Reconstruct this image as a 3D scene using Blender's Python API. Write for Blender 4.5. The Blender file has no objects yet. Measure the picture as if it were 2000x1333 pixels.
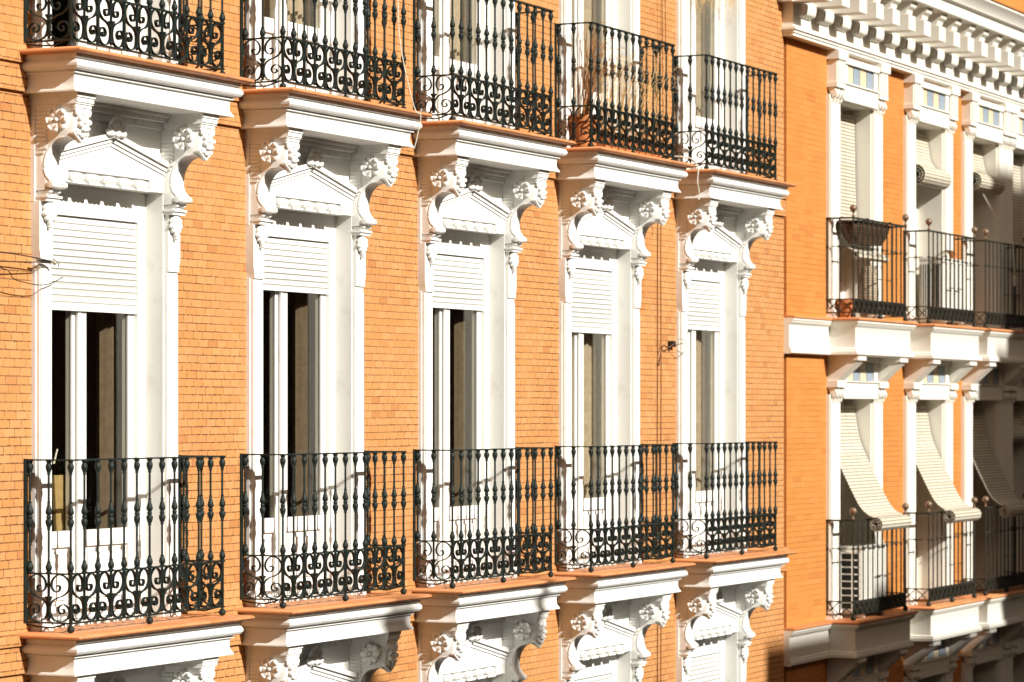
import bpy, math, random
from math import sin, cos, pi, radians, atan2, sqrt
from mathutils import Vector, Matrix
random.seed(7)
scn = bpy.context.scene
COL = scn.collection
ZC = 12.0                       # height of the camera above the street; facade heights below are measured from it

# ------------------------------------------------------------------ camera
cd = bpy.data.cameras.new('camera'); cam = bpy.data.objects.new('camera', cd); COL.objects.link(cam)
cam.location = (0, -11.58, ZC)
cam.rotation_euler = (radians(90), 0, radians(25.535 - 90))
cd.sensor_width = 36; cd.lens = 5970/2000*36; cd.shift_y = 136.5/2000
cd.clip_start = .5; cd.clip_end = 600
cd.dof.use_dof = True; cd.dof.focus_distance = 23.0; cd.dof.aperture_fstop = 3.2
scn.camera = cam
# ------------------------------------------------------------------ world, sun
SUN = Vector((.24, 1, -.62)).normalized()           # direction the light travels
w = bpy.data.worlds.new("World"); scn.world = w; w.use_nodes = True
nt = w.node_tree; nt.nodes.clear()
sky = nt.nodes.new('ShaderNodeTexSky'); sky.sky_type = 'NISHITA'; sky.sun_disc = False
sky.sun_elevation = math.asin(-SUN.z); sky.sun_rotation = atan2(-SUN.x, -SUN.y)
sky.air_density = .8; sky.dust_density = 3.5; sky.ozone_density = .6
bg = nt.nodes.new('ShaderNodeBackground'); bg.inputs[1].default_value = .05
out = nt.nodes.new('ShaderNodeOutputWorld')
wb = nt.nodes.new('ShaderNodeMix'); wb.data_type = 'RGBA'; wb.blend_type = 'MULTIPLY'; wb.inputs[0].default_value = 1; wb.inputs[7].default_value = (.96, .80, .62, 1)   # warm white balance
nt.links.new(sky.outputs[0], wb.inputs[6]); nt.links.new(wb.outputs[2], bg.inputs[0]); nt.links.new(bg.outputs[0], out.inputs[0])
ld = bpy.data.lights.new('sun', 'SUN'); ld.energy = 5.0; ld.angle = radians(.5); ld.color = (1, .965, .895)
sun = bpy.data.objects.new('sun', ld); COL.objects.link(sun)
sun.rotation_euler = SUN.to_track_quat('-Z', 'Y').to_euler(); sun.location = (10, -60, 60)
scn.view_settings.view_transform = 'Standard'; scn.view_settings.look = 'None'
scn.view_settings.exposure = .46; scn.view_settings.gamma = 1

# ------------------------------------------------------------------ node helpers
class NT:
    def __init__(s, name):
        m = bpy.data.materials.new(name); m.use_nodes = True; s.m = m; s.t = m.node_tree
        s.b = s.t.nodes['Principled BSDF']; s.o = s.t.nodes['Material Output']
    def n(s, k, **kw):
        x = s.t.nodes.new(k)
        for a, v in kw.items(): setattr(x, a, v)
        return x
    def l(s, a, b): s.t.links.new(a, b)
    def put(s, sock, v):
        if hasattr(v, 'is_output'): s.l(v, sock)
        else: sock.default_value = v
    def M(s, op, a, b=0.0, c=0.0):
        x = s.n('ShaderNodeMath', operation=op)
        for i, v in enumerate((a, b, c)): s.put(x.inputs[i], v)
        return x.outputs[0]
    def coord(s, kind='Object'):
        t = s.n('ShaderNodeTexCoord'); return t.outputs[kind]
    def sep(s, v):
        x = s.n('ShaderNodeSeparateXYZ'); s.l(v, x.inputs[0]); return x.outputs
    def comb(s, a, b, c=0.0):
        x = s.n('ShaderNodeCombineXYZ')
        for i, v in enumerate((a, b, c)): s.put(x.inputs[i], v)
        return x.outputs[0]
    def noise(s, v, sc, det=4, rough=.6):
        x = s.n('ShaderNodeTexNoise'); s.l(v, x.inputs['Vector'])
        x.inputs['Scale'].default_value = sc; x.inputs['Detail'].default_value = det; x.inputs['Roughness'].default_value = rough
        return x.outputs['Fac']
    def white(s, v):
        x = s.n('ShaderNodeTexWhiteNoise', noise_dimensions='2D'); s.l(v, x.inputs['Vector']); return x.outputs['Value']
    def rng(s, v, a, b, c=0.0, d=1.0, kind='SMOOTHSTEP'):
        x = s.n('ShaderNodeMapRange', interpolation_type=kind); s.put(x.inputs[0], v)
        for i, q in enumerate((a, b, c, d)): s.put(x.inputs[i+1], q)
        return x.outputs[0]
    def mix(s, f, a, b, mode='MIX'):
        x = s.n('ShaderNodeMix', data_type='RGBA', blend_type=mode); s.put(x.inputs[0], f)
        s.put(x.inputs[6], a if hasattr(a, 'is_output') else (*a, 1)); s.put(x.inputs[7], b if hasattr(b, 'is_output') else (*b, 1))
        return x.outputs[2]
    def base(s, c, rough=.7, spec=.3, metal=0):
        s.put(s.b.inputs['Base Color'], c if hasattr(c, 'is_output') else (*c, 1))
        s.put(s.b.inputs['Roughness'], rough); s.b.inputs['Specular IOR Level'].default_value = spec
        s.b.inputs['Metallic'].default_value = metal
    def bump(s, h, st=.3, dist=.01):
        x = s.n('ShaderNodeBump'); x.inputs['Strength'].default_value = st; x.inputs['Distance'].default_value = dist
        s.put(x.inputs['Height'], h); s.l(x.outputs[0], s.b.inputs['Normal'])

def brick_mat(name, c1, c2, c3, mort, bw, rh, jh, jv, fade=.5, wav=.0):
    k = NT(name); P = k.coord(); x, y, z = k.sep(P)
    xx = k.M('ADD', x, k.M('MULTIPLY', y, .8))
    low = k.noise(P, 1.1, 2)
    zz = k.M('ADD', z, k.M('MULTIPLY', k.M('SUBTRACT', low, .5), .012))
    v = k.M('DIVIDE', zz, rh); row = k.M('FLOOR', v)
    rn = k.white(k.comb(row, 3.7))
    par = k.M('MULTIPLY', k.M('MODULO', k.M('ABSOLUTE', row), 2.0), .5)
    u = k.M('ADD', k.M('ADD', k.M('DIVIDE', xx, bw), par), k.M('MULTIPLY', rn, .28))
    # every few bricks a stretcher: drop the joint
    ub = k.M('FLOOR', u); rnd = k.white(k.comb(ub, row))
    fu = k.M('FRACT', u); fv = k.M('FRACT', v)
    wob = k.noise(P, 30, 3)
    thr = k.rng(wob, .33, .68, .12, 1.7, 'LINEAR')
    du = k.M('MULTIPLY', k.M('MINIMUM', fu, k.M('SUBTRACT', 1, fu)), bw)
    dv = k.M('MULTIPLY', k.M('MINIMUM', fv, k.M('SUBTRACT', 1, fv)), rh)
    mu = k.M('SUBTRACT', 1, k.rng(du, k.M('MULTIPLY', thr, jv*.5), k.M('MULTIPLY', thr, jv*1.3)))
    mv = k.M('SUBTRACT', 1, k.rng(dv, k.M('MULTIPLY', thr, jh*.5), k.M('MULTIPLY', thr, jh*1.3)))
    patch = k.rng(k.noise(P, .9, 3), .36, .62, fade, 1.0)
    joint = k.M('MULTIPLY', k.M('MAXIMUM', mv, k.M('MULTIPLY', mu, .9)), patch)
    col = k.mix(rnd, c1, c2)
    col = k.mix(k.rng(k.white(k.comb(row, ub)), .93, .97, 0, .7), col, c3)
    col = k.mix(k.rng(k.noise(P, 2.3, 4), .4, .72, 0, .35), col, c3)
    pale = k.rng(k.noise(P, 6, 4), .62, .8, 0, .35)
    col = k.mix(pale, col, (.60, .30, .15))
    fin = k.rng(k.noise(P, 90, 3), .3, .7, .9, 1.08, 'LINEAR')
    col = k.mix(1, col, k.comb(fin, fin, fin), 'MULTIPLY')
    col = k.mix(joint, col, mort)
    k.base(col, .8, .25)
    tilt = k.M('MULTIPLY', rnd, .5)
    h = k.M('ADD', k.M('MULTIPLY', joint, -1.0), k.M('ADD', tilt, k.M('MULTIPLY', k.noise(P, 60, 3), .25)))
    k.bump(h, .55, .006)
    return k.m

def paint_mat(name, col, dirty, dens=.3, rough=.6, cracks=True, sc=5, fl=.12):
    k = NT(name); P = k.coord(); 
    a = k.noise(P, sc, 5, .65)
    f = k.rng(a, .5, .8, 0, dens)
    c = k.mix(f, col, dirty)
    x, y, z = k.sep(P)
    st = k.noise(k.comb(k.M('MULTIPLY', x, 14), k.M('MULTIPLY', y, 14), k.M('MULTIPLY', z, 1.3)), 1, 3)
    c = k.mix(k.rng(st, .56, .78, 0, fl), c, dirty)
    h = k.noise(P, 45, 4)
    if cracks:
        vo = k.n('ShaderNodeTexVoronoi', feature='DISTANCE_TO_EDGE'); vo.inputs['Scale'].default_value = 2.2
        dn = k.n('ShaderNodeMix', data_type='VECTOR'); 
        k.l(P, vo.inputs['Vector'])
        mx = k.n('ShaderNodeVectorMath', operation='ADD'); nz = k.n('ShaderNodeTexNoise'); nz.inputs['Scale'].default_value = 5
        k.l(P, nz.inputs['Vector']); k.l(P, mx.inputs[0]); k.l(nz.outputs['Color'], mx.inputs[1]); k.l(mx.outputs[0], vo.inputs['Vector'])
        cr = k.M('MULTIPLY', k.rng(vo.outputs['Distance'], 0, .006, 1, 0), k.rng(k.noise(P, 1.6, 2), .55, .65))
        c = k.mix(k.M('MULTIPLY', cr, .45), c, (.28, .25, .2))
        h = k.M('SUBTRACT', h, cr)
    k.base(c, rough, .3); k.bump(h, .25, .004)
    return k.m

def plain(name, col, rough=.6, spec=.3, metal=0, var=.15, sc=20, bump=.1, bd=.003):
    k = NT(name); P = k.coord(); n = k.noise(P, sc, 3)
    v = k.rng(n, .3, .7, 1-var, 1+var, 'LINEAR')
    k.base(k.mix(1, col, k.comb(v, v, v), 'MULTIPLY'), rough, spec, metal); k.bump(n, bump, bd)
    return k.m

def tile_mat(name):
    k = NT(name); P = k.coord(); x, y, z = k.sep(P)
    fu = k.M('FRACT', k.M('DIVIDE', k.M('ADD', x, 50), .279)); rid = k.M('FLOOR', k.M('DIVIDE', k.M('ADD', x, 50), .279))
    du = k.M('MINIMUM', fu, k.M('SUBTRACT', 1, fu)); j1 = k.rng(du, .004, .014, 1, 0)
    fy = k.M('ABSOLUTE', k.M('ADD', y, .33)); j2 = k.rng(fy, .0015, .004, 1, 0)
    rn = k.white(k.comb(rid, 1.0))
    c = k.mix(rn, (.60, .235, .085), (.66, .28, .12))
    c = k.mix(k.rng(k.noise(P, 7, 5), .5, .78, 0, .6), c, (.36, .15, .07))
    c = k.mix(k.rng(k.noise(P, 23, 3), .66, .76, 0, .6), c, (.7, .5, .36))
    c = k.mix(k.M('MULTIPLY', k.M('MAXIMUM', j1, j2), .55), c, (.62, .45, .3))
    k.base(c, .55, .35); k.bump(k.M('SUBTRACT', k.noise(P, 30, 3), k.M('MAXIMUM', j1, j2)), .25, .004)
    return k.m

def glass_mat():
    k = NT('window glass'); t = k.t
    tr = k.n('ShaderNodeBsdfTransparent'); tr.inputs[0].default_value = (.95, .94, .90, 1)
    gl = k.n('ShaderNodeBsdfGlossy'); gl.inputs['Roughness'].default_value = .02; gl.inputs[0].default_value = (.95, .95, .90, 1)
    geo = k.n('ShaderNodeNewGeometry'); dt = k.n('ShaderNodeVectorMath', operation='DOT_PRODUCT'); k.l(geo.outputs['Incoming'], dt.inputs[0]); k.l(geo.outputs['Normal'], dt.inputs[1])
    ref = k.M('ADD', .05, k.M('MULTIPLY', .95, k.M('POWER', k.M('SUBTRACT', 1, k.M('ABSOLUTE', dt.outputs['Value'])), 4.4)))
    P = k.coord(); bp = k.n('ShaderNodeBump'); bp.inputs['Strength'].default_value = .08; bp.inputs['Distance'].default_value = .01
    k.l(k.noise(P, 2.5, 1), bp.inputs['Height']); k.l(bp.outputs[0], gl.inputs['Normal'])
    mx = k.n('ShaderNodeMixShader'); k.l(ref, mx.inputs[0]); k.l(tr.outputs[0], mx.inputs[1]); k.l(gl.outputs[0], mx.inputs[2])
    k.l(mx.outputs[0], k.o.inputs[0]); return k.m

def slat_mat(name, c1, c2, gap, pitch, gw, strings=0.0, sp=.3, trans=0.0):
    k = NT(name); uv = k.coord('UV'); u, v, _ = k.sep(uv); P = k.coord()
    f = k.M('FRACT', k.M('DIVIDE', v, pitch)); d = k.M('MINIMUM', f, k.M('SUBTRACT', 1, f))
    g = k.rng(d, gw*.5, gw*1.5, 1, 0)
    rid = k.M('FLOOR', k.M('DIVIDE', v, pitch))
    c = k.mix(k.white(k.comb(rid, 2.0)), c1, c2)
    c = k.mix(k.rng(k.noise(P, 8, 4), .5, .8, 0, .3), c, c2)
    if strings:
        fu = k.M('FRACT', k.M('DIVIDE', u, sp)); du = k.M('MULTIPLY', k.M('MINIMUM', fu, k.M('SUBTRACT', 1, fu)), sp)
        g = k.M('MAXIMUM', g, k.M('MULTIPLY', k.rng(du, .003, .007, 1, 0), strings))
    c = k.mix(k.M('MULTIPLY', g, .85), c, gap)
    k.base(c, .55, .3); k.bump(k.M('SUBTRACT', k.M('SINE', k.M('MULTIPLY', f, pi)), g), .5, .006)
    if trans:
        tl = k.n('ShaderNodeBsdfTranslucent'); k.l(c, tl.inputs[0])
        mx = k.n('ShaderNodeMixShader'); mx.inputs[0].default_value = trans
        k.l(k.b.outputs[0], mx.inputs[1]); k.l(tl.outputs[0], mx.inputs[2]); k.l(mx.outputs[0], k.o.inputs[0])
    return k.m

M = {}
M['brick'] = brick_mat('orange brick', (.53, .245, .080), (.585, .288, .114), (.43, .18, .063), (.10, .042, .018), .130, .0575, .0036, .0028, .55)
M['brick_far'] = brick_mat('smooth orange brick', (.52, .208, .048), (.57, .235, .06), (.46, .17, .042), (.32, .11, .03), .26, .06, .0026, .0012, .25)
M['white'] = paint_mat('white stucco paint', (.80, .80, .77), (.46, .42, .34), .38, fl=.22)
M['reveal'] = paint_mat('weathered white plaster', (.74, .74, .70), (.42, .40, .35), .5, .75, True, 3.5, .25)
M['white_far'] = paint_mat('cream stucco paint', (.80, .77, .69), (.6, .52, .4), .15, .6, False)
M['joinery'] = paint_mat('white window joinery', (.80, .80, .77), (.6, .57, .48), .2, .4, False)
M['iron'] = plain('dark wrought iron', (.008, .015, .012), .6, .35, 0, .5, 35, .5, .003)
M['iron_far'] = plain('brown wrought iron', (.020, .020, .014), .6, .35, 0, .4, 35, .4, .003)
M['knob'] = plain('bronze painted knob', (.20, .13, .08), .35, .5, .2, .2, 30)
M['tile'] = tile_mat('terracotta ledge tile')
M['glass'] = glass_mat()
M['shutter'] = slat_mat('white roller shutter', (.72, .73, .69), (.68, .69, .64), (.22, .20, .17), .047, .08)
M['blind'] = slat_mat('cream wooden slat blind', (.80, .76, .64), (.74, .68, .54), (.15, .10, .06), .040, .12, .6, .27, .22)
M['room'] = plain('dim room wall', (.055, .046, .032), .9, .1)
M['curtain_dark'] = plain('brown curtain', (.20, .155, .11), .9, .1)
M['curtain'] = plain('beige curtain', (.50, .43, .34), .9, .1)
M['gold'] = plain('ochre glazed panel', (.68, .57, .39), .4, .4)
M['blue'] = plain('slate blue glazed panel', (.28, .34, .41), .4, .4)
M['clay'] = plain('terracotta clay', (.50, .19, .07), .8, .2)
M['straw'] = plain('dry straw', (.72, .48, .22), .9, .1, 0, .3)
M['reed'] = plain('dry reed stalk', (.40, .20, .08), .9, .1, 0, .3)
M['wicker'] = slat_mat('woven wicker', (.13, .075, .04), (.08, .045, .025), (.02, .012, .008), .03, .15, .8, .03)
M['mat'] = slat_mat('woven cane', (.50, .42, .30), (.40, .32, .22), (.16, .11, .07), .03, .15, .8, .03)
M['ac'] = plain('white enamel casing', (.76, .74, .66), .4, .4, 0, .04, 6)
M['dark'] = plain('dark grille opening', (.02, .022, .018), .7, .3)
M['cable'] = plain('black cable', (.03, .022, .018), .7, .3)
M['cable_brown'] = plain('brown cable', (.14, .06, .03), .7, .3)
M['cord'] = plain('pale cord', (.68, .64, .54), .8, .2)
M['steel'] = plain('metal hook', (.4, .37, .3), .4, .5, .6)
M['board'] = plain('yellow wooden board', (.40, .29, .13), .7, .2)
M['asphalt'] = plain('street asphalt', (.06, .058, .054), .9, .2, 0, .3, 8, .5, .01)
M['pave'] = plain('pale granite paving', (.10, .085, .07), .85, .2, 0, .15, 3, .3, .005)
M['oppo'] = plain('ochre plaster', (.12, .085, .055), .9, .1, 0, .1, 2)
M['rooft'] = plain('red roof tile', (.34, .13, .06), .9, .1)

# ------------------------------------------------------------------ mesh builder
class MB:
    def __init__(s): s.v = []; s.f = []; s.uv = {}
    def add(s, vs, fs, T=None):
        o = len(s.v)
        for p in vs:
            s.v.append(tuple(T @ Vector(p)) if T is not None else tuple(p))
        for f in fs: s.f.append(tuple(o+i for i in f))
        return s
    def box(s, x0, x1, y0, y1, z0, z1, T=None):
        vs = [(x, y, z) for x in (x0, x1) for y in (y0, y1) for z in (z0, z1)]
        return s.add(vs, [(0,1,3,2), (4,6,7,5), (0,4,5,1), (2,3,7,6), (0,2,6,4), (1,5,7,3)], T)
    def prism(s, poly, a0, a1, axis='y', T=None):
        # poly in (x,z) swept along y, or in (y,z) swept along x
        n = len(poly); vs = []
        for a in (a0, a1):
            for p, q in poly: vs.append((p, a, q) if axis == 'y' else (a, p, q))
        fs = [tuple(range(n)), tuple(range(2*n-1, n-1, -1))]
        for i in range(n): j = (i+1) % n; fs.append((i, i+n, j+n, j))
        return s.add(vs, fs, T)
    def lathe(s, prof, c=(0,0,0), n=10, T=None, cap=True):
        vs = []; fs = []
        for z, r in prof:
            for k in range(n): a = 2*pi*k/n; vs.append((c[0]+r*cos(a), c[1]+r*sin(a), c[2]+z))
        m = len(prof)
        for i in range(m-1):
            for k in range(n): l = (k+1) % n; fs.append((i*n+k, i*n+l, (i+1)*n+l, (i+1)*n+k))
        if cap: fs.append(tuple(range(n-1, -1, -1))); fs.append(tuple(range((m-1)*n, m*n)))
        return s.add(vs, fs, T)
    def ball(s, c, r, n=10, m=7, T=None):
        rx, ry, rz = r if isinstance(r, tuple) else (r, r, r)
        vs = [(c[0], c[1], c[2]-rz)]; fs = []
        for i in range(1, m):
            t = pi*i/m
            for k in range(n): a = 2*pi*k/n; vs.append((c[0]+rx*sin(t)*cos(a), c[1]+ry*sin(t)*sin(a), c[2]-rz*cos(t)))
        vs.append((c[0], c[1], c[2]+rz)); e = len(vs)-1
        for k in range(n): fs.append((0, 1+(k+1) % n, 1+k)); fs.append((e, e-n+k, e-n+(k+1) % n))
        for i in range(m-2):
            for k in range(n): l = (k+1) % n; fs.append((1+i*n+k, 1+i*n+l, 1+(i+1)*n+l, 1+(i+1)*n+k))
        return s.add(vs, fs, T)
    def tube(s, pts, r, n=6, r1=None):
        pts = [Vector(p) for p in pts]; vs = []; fs = []; m = len(pts)
        for i, p in enumerate(pts):
            d = (pts[min(i+1, m-1)]-pts[max(i-1, 0)]).normalized()
            a = d.cross(Vector((0,0,1))); a = a.normalized() if a.length > .05 else Vector((1,0,0)); b = d.cross(a).normalized()
            rr = r if r1 is None else r+(r1-r)*i/(m-1)
            for k in range(n): t = 2*pi*k/n; vs.append(p+a*rr*cos(t)+b*rr*sin(t))
        for i in range(m-1):
            for k in range(n): l = (k+1) % n; fs.append((i*n+k, i*n+l, (i+1)*n+l, (i+1)*n+k))
        fs.append(tuple(range(n-1, -1, -1))); fs.append(tuple(range((m-1)*n, m*n)))
        return s.add(vs, fs)
    def ribbon(s, pts, t, d0, d1, T=None):
        # flat bar: pts in (x,z), thickness t in that plane, depth d0..d1 along y
        m = len(pts); vs = []; fs = []
        for i, p in enumerate(pts):
            a = pts[max(i-1, 0)]; b = pts[min(i+1, m-1)]; dx, dz = b[0]-a[0], b[1]-a[1]; L = sqrt(dx*dx+dz*dz) or 1
            nx, nz = -dz/L*t/2, dx/L*t/2
            vs += [(p[0]+nx, d0, p[1]+nz), (p[0]+nx, d1, p[1]+nz), (p[0]-nx, d1, p[1]-nz), (p[0]-nx, d0, p[1]-nz)]
        for i in range(m-1):
            for k in range(4): l = (k+1) % 4; fs.append((i*4+k, i*4+l, (i+1)*4+l, (i+1)*4+k))
        fs += [(0,1,2,3), (4*m-1, 4*m-2, 4*m-3, 4*m-4)]
        return s.add(vs, fs, T)
    def mitre(s, prof, L, back=.03):
        # moulding profile (projection, z) swept round left return, front and right return
        n = len(prof); vs = []; fs = []
        for p, z in prof: vs += [(-(L+p), back, z), (-(L+p), -p, z), (L+p, -p, z), (L+p, back, z)]
        for i in range(n-1):
            for k in range(3): fs.append((i*4+k, i*4+k+1, (i+1)*4+k+1, (i+1)*4+k))
        fs.append((0, 3, 2, 1)[::-1]); e = (n-1)*4; fs.append((e, e+1, e+2, e+3)[::-1])
        for i in range(n-1): fs.append((i*4+3, i*4, (i+1)*4, (i+1)*4+3))
        return s.add(vs, fs)
    def mesh(s, name, mat, smooth=None):
        me = bpy.data.meshes.new(name); me.from_pydata(s.v, [], s.f); me.validate(); me.update()
        import bmesh
        b = bmesh.new(); b.from_mesh(me); bmesh.ops.recalc_face_normals(b, faces=b.faces); b.to_mesh(me); b.free()
        if smooth is not None:
            me.polygons.foreach_set('use_smooth', [True]*len(me.polygons)); me.set_sharp_from_angle(angle=radians(smooth))
        me.materials.append(mat); return me
def sheet(name, pts, x0, x1, mat, th=.006, nx=1, v0=0.0):
    # a flexible sheet: profile pts (y,z), width x0..x1, real thickness, UV = metres along x and along the profile
    m = len(pts); vs = []; uvs = []; L = v0
    nor = []
    for i in range(m):
        a = pts[max(i-1, 0)]; b = pts[min(i+1, m-1)]; d = Vector((b[0]-a[0], b[1]-a[1])); d = d.normalized() if d.length else Vector((0, 1)); nor.append((-d.y, d.x))
    for side in (0, 1):
        L = v0
        for i, p in enumerate(pts):
            if i: L += sqrt((p[0]-pts[i-1][0])**2+(p[1]-pts[i-1][1])**2)
            for j in range(nx+1):
                x = x0+(x1-x0)*j/nx; o = th*side
                vs.append((x, p[0]+nor[i][0]*o, p[1]+nor[i][1]*o)); uvs.append((x-x0+.1, L))
    W = nx+1; N = m*W; fs = []
    for i in range(m-1):
        for j in range(nx):
            a = i*W+j; fs.append((a, a+1, a+W+1, a+W)); fs.append((N+a, N+a+W, N+a+W+1, N+a+1))
    for i in range(m-1):
        a = i*W; fs.append((a, a+W, N+a+W, N+a)); a = i*W+nx; fs.append((a, N+a, N+a+W, a+W))
    for j in range(nx):
        fs.append((j, N+j, N+j+1, j+1)); a = (m-1)*W+j; fs.append((a, a+1, N+a+1, N+a))
    me = bpy.data.meshes.new(name); me.from_pydata(vs, [], fs); me.update()
    ul = me.uv_layers.new(name='UVMap')
    for lp in me.loops: ul.data[lp.index].uv = uvs[lp.vertex_index]
    me.polygons.foreach_set('use_smooth', [True]*len(me.polygons)); me.set_sharp_from_angle(angle=radians(50))
    me.materials.append(mat); return me
def uv_lathe(name, prof, n, mat, us=.3):
    vs = []; uvs = []; fs = []; L = 0
    for i, (z, r) in enumerate(prof):
        if i: L += sqrt((z-prof[i-1][0])**2+(r-prof[i-1][1])**2)
        for k in range(n+1): a = 2*pi*k/n; vs.append((r*cos(a), r*sin(a), z)); uvs.append((us*k/n*3, L))
    for i in range(len(prof)-1):
        for k in range(n): a = i*(n+1)+k; fs.append((a, a+1, a+n+2, a+n+1))
    me = bpy.data.meshes.new(name); me.from_pydata(vs, [], fs); me.update(); ul = me.uv_layers.new(name='UVMap')
    for lp in me.loops: ul.data[lp.index].uv = uvs[lp.vertex_index]
    me.polygons.foreach_set('use_smooth', [True]*len(me.polygons)); me.materials.append(mat); return me

WL = {}
def place(name, me, loc=(0,0,0), parent=None, label=None):
    """links a mesh at a world position; loc z is measured from the camera's height"""
    o = bpy.data.objects.new(name, me); COL.objects.link(o); wl = Vector((loc[0], loc[1], loc[2]+ZC)); WL[o.name] = wl
    if parent is not None: o.parent = parent; o.location = wl-WL[parent.name]
    else: o.location = wl
    if label: o['label'] = label
    return o
def thing(name, label, cat, loc, group=None):
    o = bpy.data.objects.new(name, None); COL.objects.link(o); o.empty_display_size = .3
    o.location = (loc[0], loc[1], loc[2]+ZC); WL[o.name] = Vector(o.location)
    o['label'] = label; o['category'] = cat
    if group: o['group'] = group
    return o
def tag(o, label, cat, group=None):
    o['label'] = label; o['category'] = cat
    if group: o['group'] = group
    return o

# ------------------------------------------------------------------ the ground
def ground(name, x0, x1, y0, y1, z, mat, th=.3):
    o = place(name, MB().box(x0, x1, y0, y1, z-th, z).mesh(name, M[mat]), (0, 0, -ZC)); o['kind'] = 'structure'; return o
ground('ground', -200, 300, -200, 200, -.004, 'pave')
ground('road', -200, 300, -10.2, -3.0, .02, 'asphalt', .02)
ground('pavement', -200, 300, -3.0, .6, .14, 'pave', .135)

# ------------------------------------------------------------------ NEAR BUILDING
RB = 3.825; DX = 2.785
BX = [17.74+DX*i for i in range(5)]; RX = .035        # bay centres; the railings and slabs sit 35 mm further right
FL = -1.457                                            # tile top of the middle storey
near = thing('apartment_building', 'nearer sharp brick apartment building on the left, with white carved window surrounds and black balconies', 'building', (20, .5, -ZC))
X0, X1 = 6.0, 31.05
def wall_mesh(name, x0, x1, zb, zt, opens, mat, th=.38):
    mb = MB(); xs = sorted({x0, x1} | {a for o in opens for a in o[:2]})
    for a, b in zip(xs[:-1], xs[1:]):
        cuts = sorted([o for o in opens if o[0] < (a+b)/2 < o[1]], key=lambda o: o[2])
        z = zb
        for o in cuts: mb.box(a, b, 0, th, z, o[2]); z = o[3]
        mb.box(a, b, 0, th, z, zt)
    # keep only outside faces: remove faces shared by touching boxes
    from collections import Counter
    key = lambda f: tuple(sorted(tuple(round(c, 4) for c in mb.v[i]) for i in f))
    cnt = Counter(key(f) for f in mb.f); mb.f = [f for f in mb.f if cnt[key(f)] == 1]
    return mb.mesh(name, mat)
opens = [(c-.72, c+.72, FL-.02+RB*k, 1.57+RB*k) for c in BX for k in (-1, 0, 1)]
place('wall', wall_mesh('wall', X0, X1, -ZC, 9.5, opens, M['brick']), (0, 0, 0), near)
sc = MB().box(X0, X1, -.028, .05, 2.10, 2.285).box(X0, X1, -.05, .05, 2.285, 2.362)
scm = sc.mesh('string_course', M['brick'])
for k in (-1, 0, 1): place('string_course', scm, (0, 0, RB*(k-0)), near)
place('corner_groove', MB().box(31.05, 31.13, .05, .4, -ZC, 4.0).mesh('groove', M['clay']), (0, 0, 0), near)

# --- slab
PR = [(.45,-.034),(.45,-.058),(.437,-.063),(.437,-.07),(.452,-.08),(.461,-.098),(.459,-.115),(.447,-.13),(.428,-.138),(.405,-.140),(.405,-.146),(.413,-.148),(.413,-.157),(.397,-.160),(.389,-.18),(.388,-.215),(.393,-.24),(.407,-.262),(.41,-.268),(.41,-.277)]
slab_me = MB().mitre(PR, .60).mesh('balcony_slab', M['white'], 22)
TP = [(.505,0),(.515,-.006),(.52,-.017),(.515,-.028),(.505,-.034)]
tile_me = MB().mitre(TP, .60, .02).mesh('ledge_tile', M['tile'], 50)
# --- railing
BAL = [(0,.02),(.006,.02),(.01,.013),(.02,.02),(.035,.0232),(.05,.0195),(.065,.012),(.072,.0145),(.078,.008),(.282,.008),(.287,.0135),(.297,.011),(.312,.018),(.33,.0232),(.346,.0222),(.356,.013),(.362,.0175),(.372,.0175),(.379,.012),(.388,.0205),(.402,.0232),(.418,.019),(.44,.0125),(.458,.0095),(.464,.0135),(.470,.008),(.643,.008),(.648,.0135),(.657,.011),(.668,.0155),(.688,.0225),(.706,.0222),(.722,.0135),(.729,.019),(.74,.019),(.748,.015)]
bal_me = MB().lathe(BAL, n=10).mesh('baluster', M['iron'], 40)
bal_wall = MB().lathe([(z, r*1.12) for z, r in BAL], n=10).box(-.04, -.012, .012, .03, -.33, .75).mesh('wall_post', M['iron'], 40)
foot_me = MB().ball((0,0,0), .026).lathe([(.018,.012),(.03,.009),(.034,.016),(.042,.016)], n=8).mesh('ball_foot', M['iron'], 60)
HS = .3235
SC = [(.058,.238),(.071,.246),(.083,.232),(.073,.208),(.047,.203),(.022,.232),(.028,.28),(.065,.313),(.115,.306),(.149,.266),(.145,.216),(.105,.178),(.05,.157),(.018,.128),(.009,.08),(.025,.03),(.07,.008),(.12,.016),(.150,.056),(.141,.1),(.108,.121),(.077,.107),(.070,.079),(.09,.06),(.112,.069),(.110,.087),(.098,.09)]
def catmull(P, n=4):
    o = []
    for i in range(len(P)-1):
        p0 = P[max(i-1,0)]; p1 = P[i]; p2 = P[i+1]; p3 = P[min(i+2,len(P)-1)]
        for j in range(n):
            t = j/n; o.append(tuple(.5*((2*p1[k])+(-p0[k]+p2[k])*t+(2*p0[k]-5*p1[k]+4*p2[k]-p3[k])*t*t+(-p0[k]+3*p1[k]-3*p2[k]+p3[k])*t**3) for k in range(len(p1))))
    o.append(P[-1]); return o
SCP = catmull(SC, 4)
def scroll_panel(units, W, bars_ends=True):
    mb = MB()
    for i in range(units):
        c = (i+.5)*W; sx = (W/2)/.160
        for sg in (-1, 1): mb.ribbon([(c+sg*u*sx, z) for u, z in SCP], .0055, -.012, .012)
        mb.box(c-.007, c+.007, -.007, .007, .012, HS-.006)
        mb.lathe([(.10,.008),(.13,.010),(.145,.016),(.168,.030),(.172,.027),(.160,.010)], (c, 0, 0), 6)
        mb.lathe([(.02,.008),(.03,.016),(.045,.010)], (c, 0, 0), 6)
    return mb
UW = .32; RW = .96; RD = .345
PA = MB()
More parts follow.
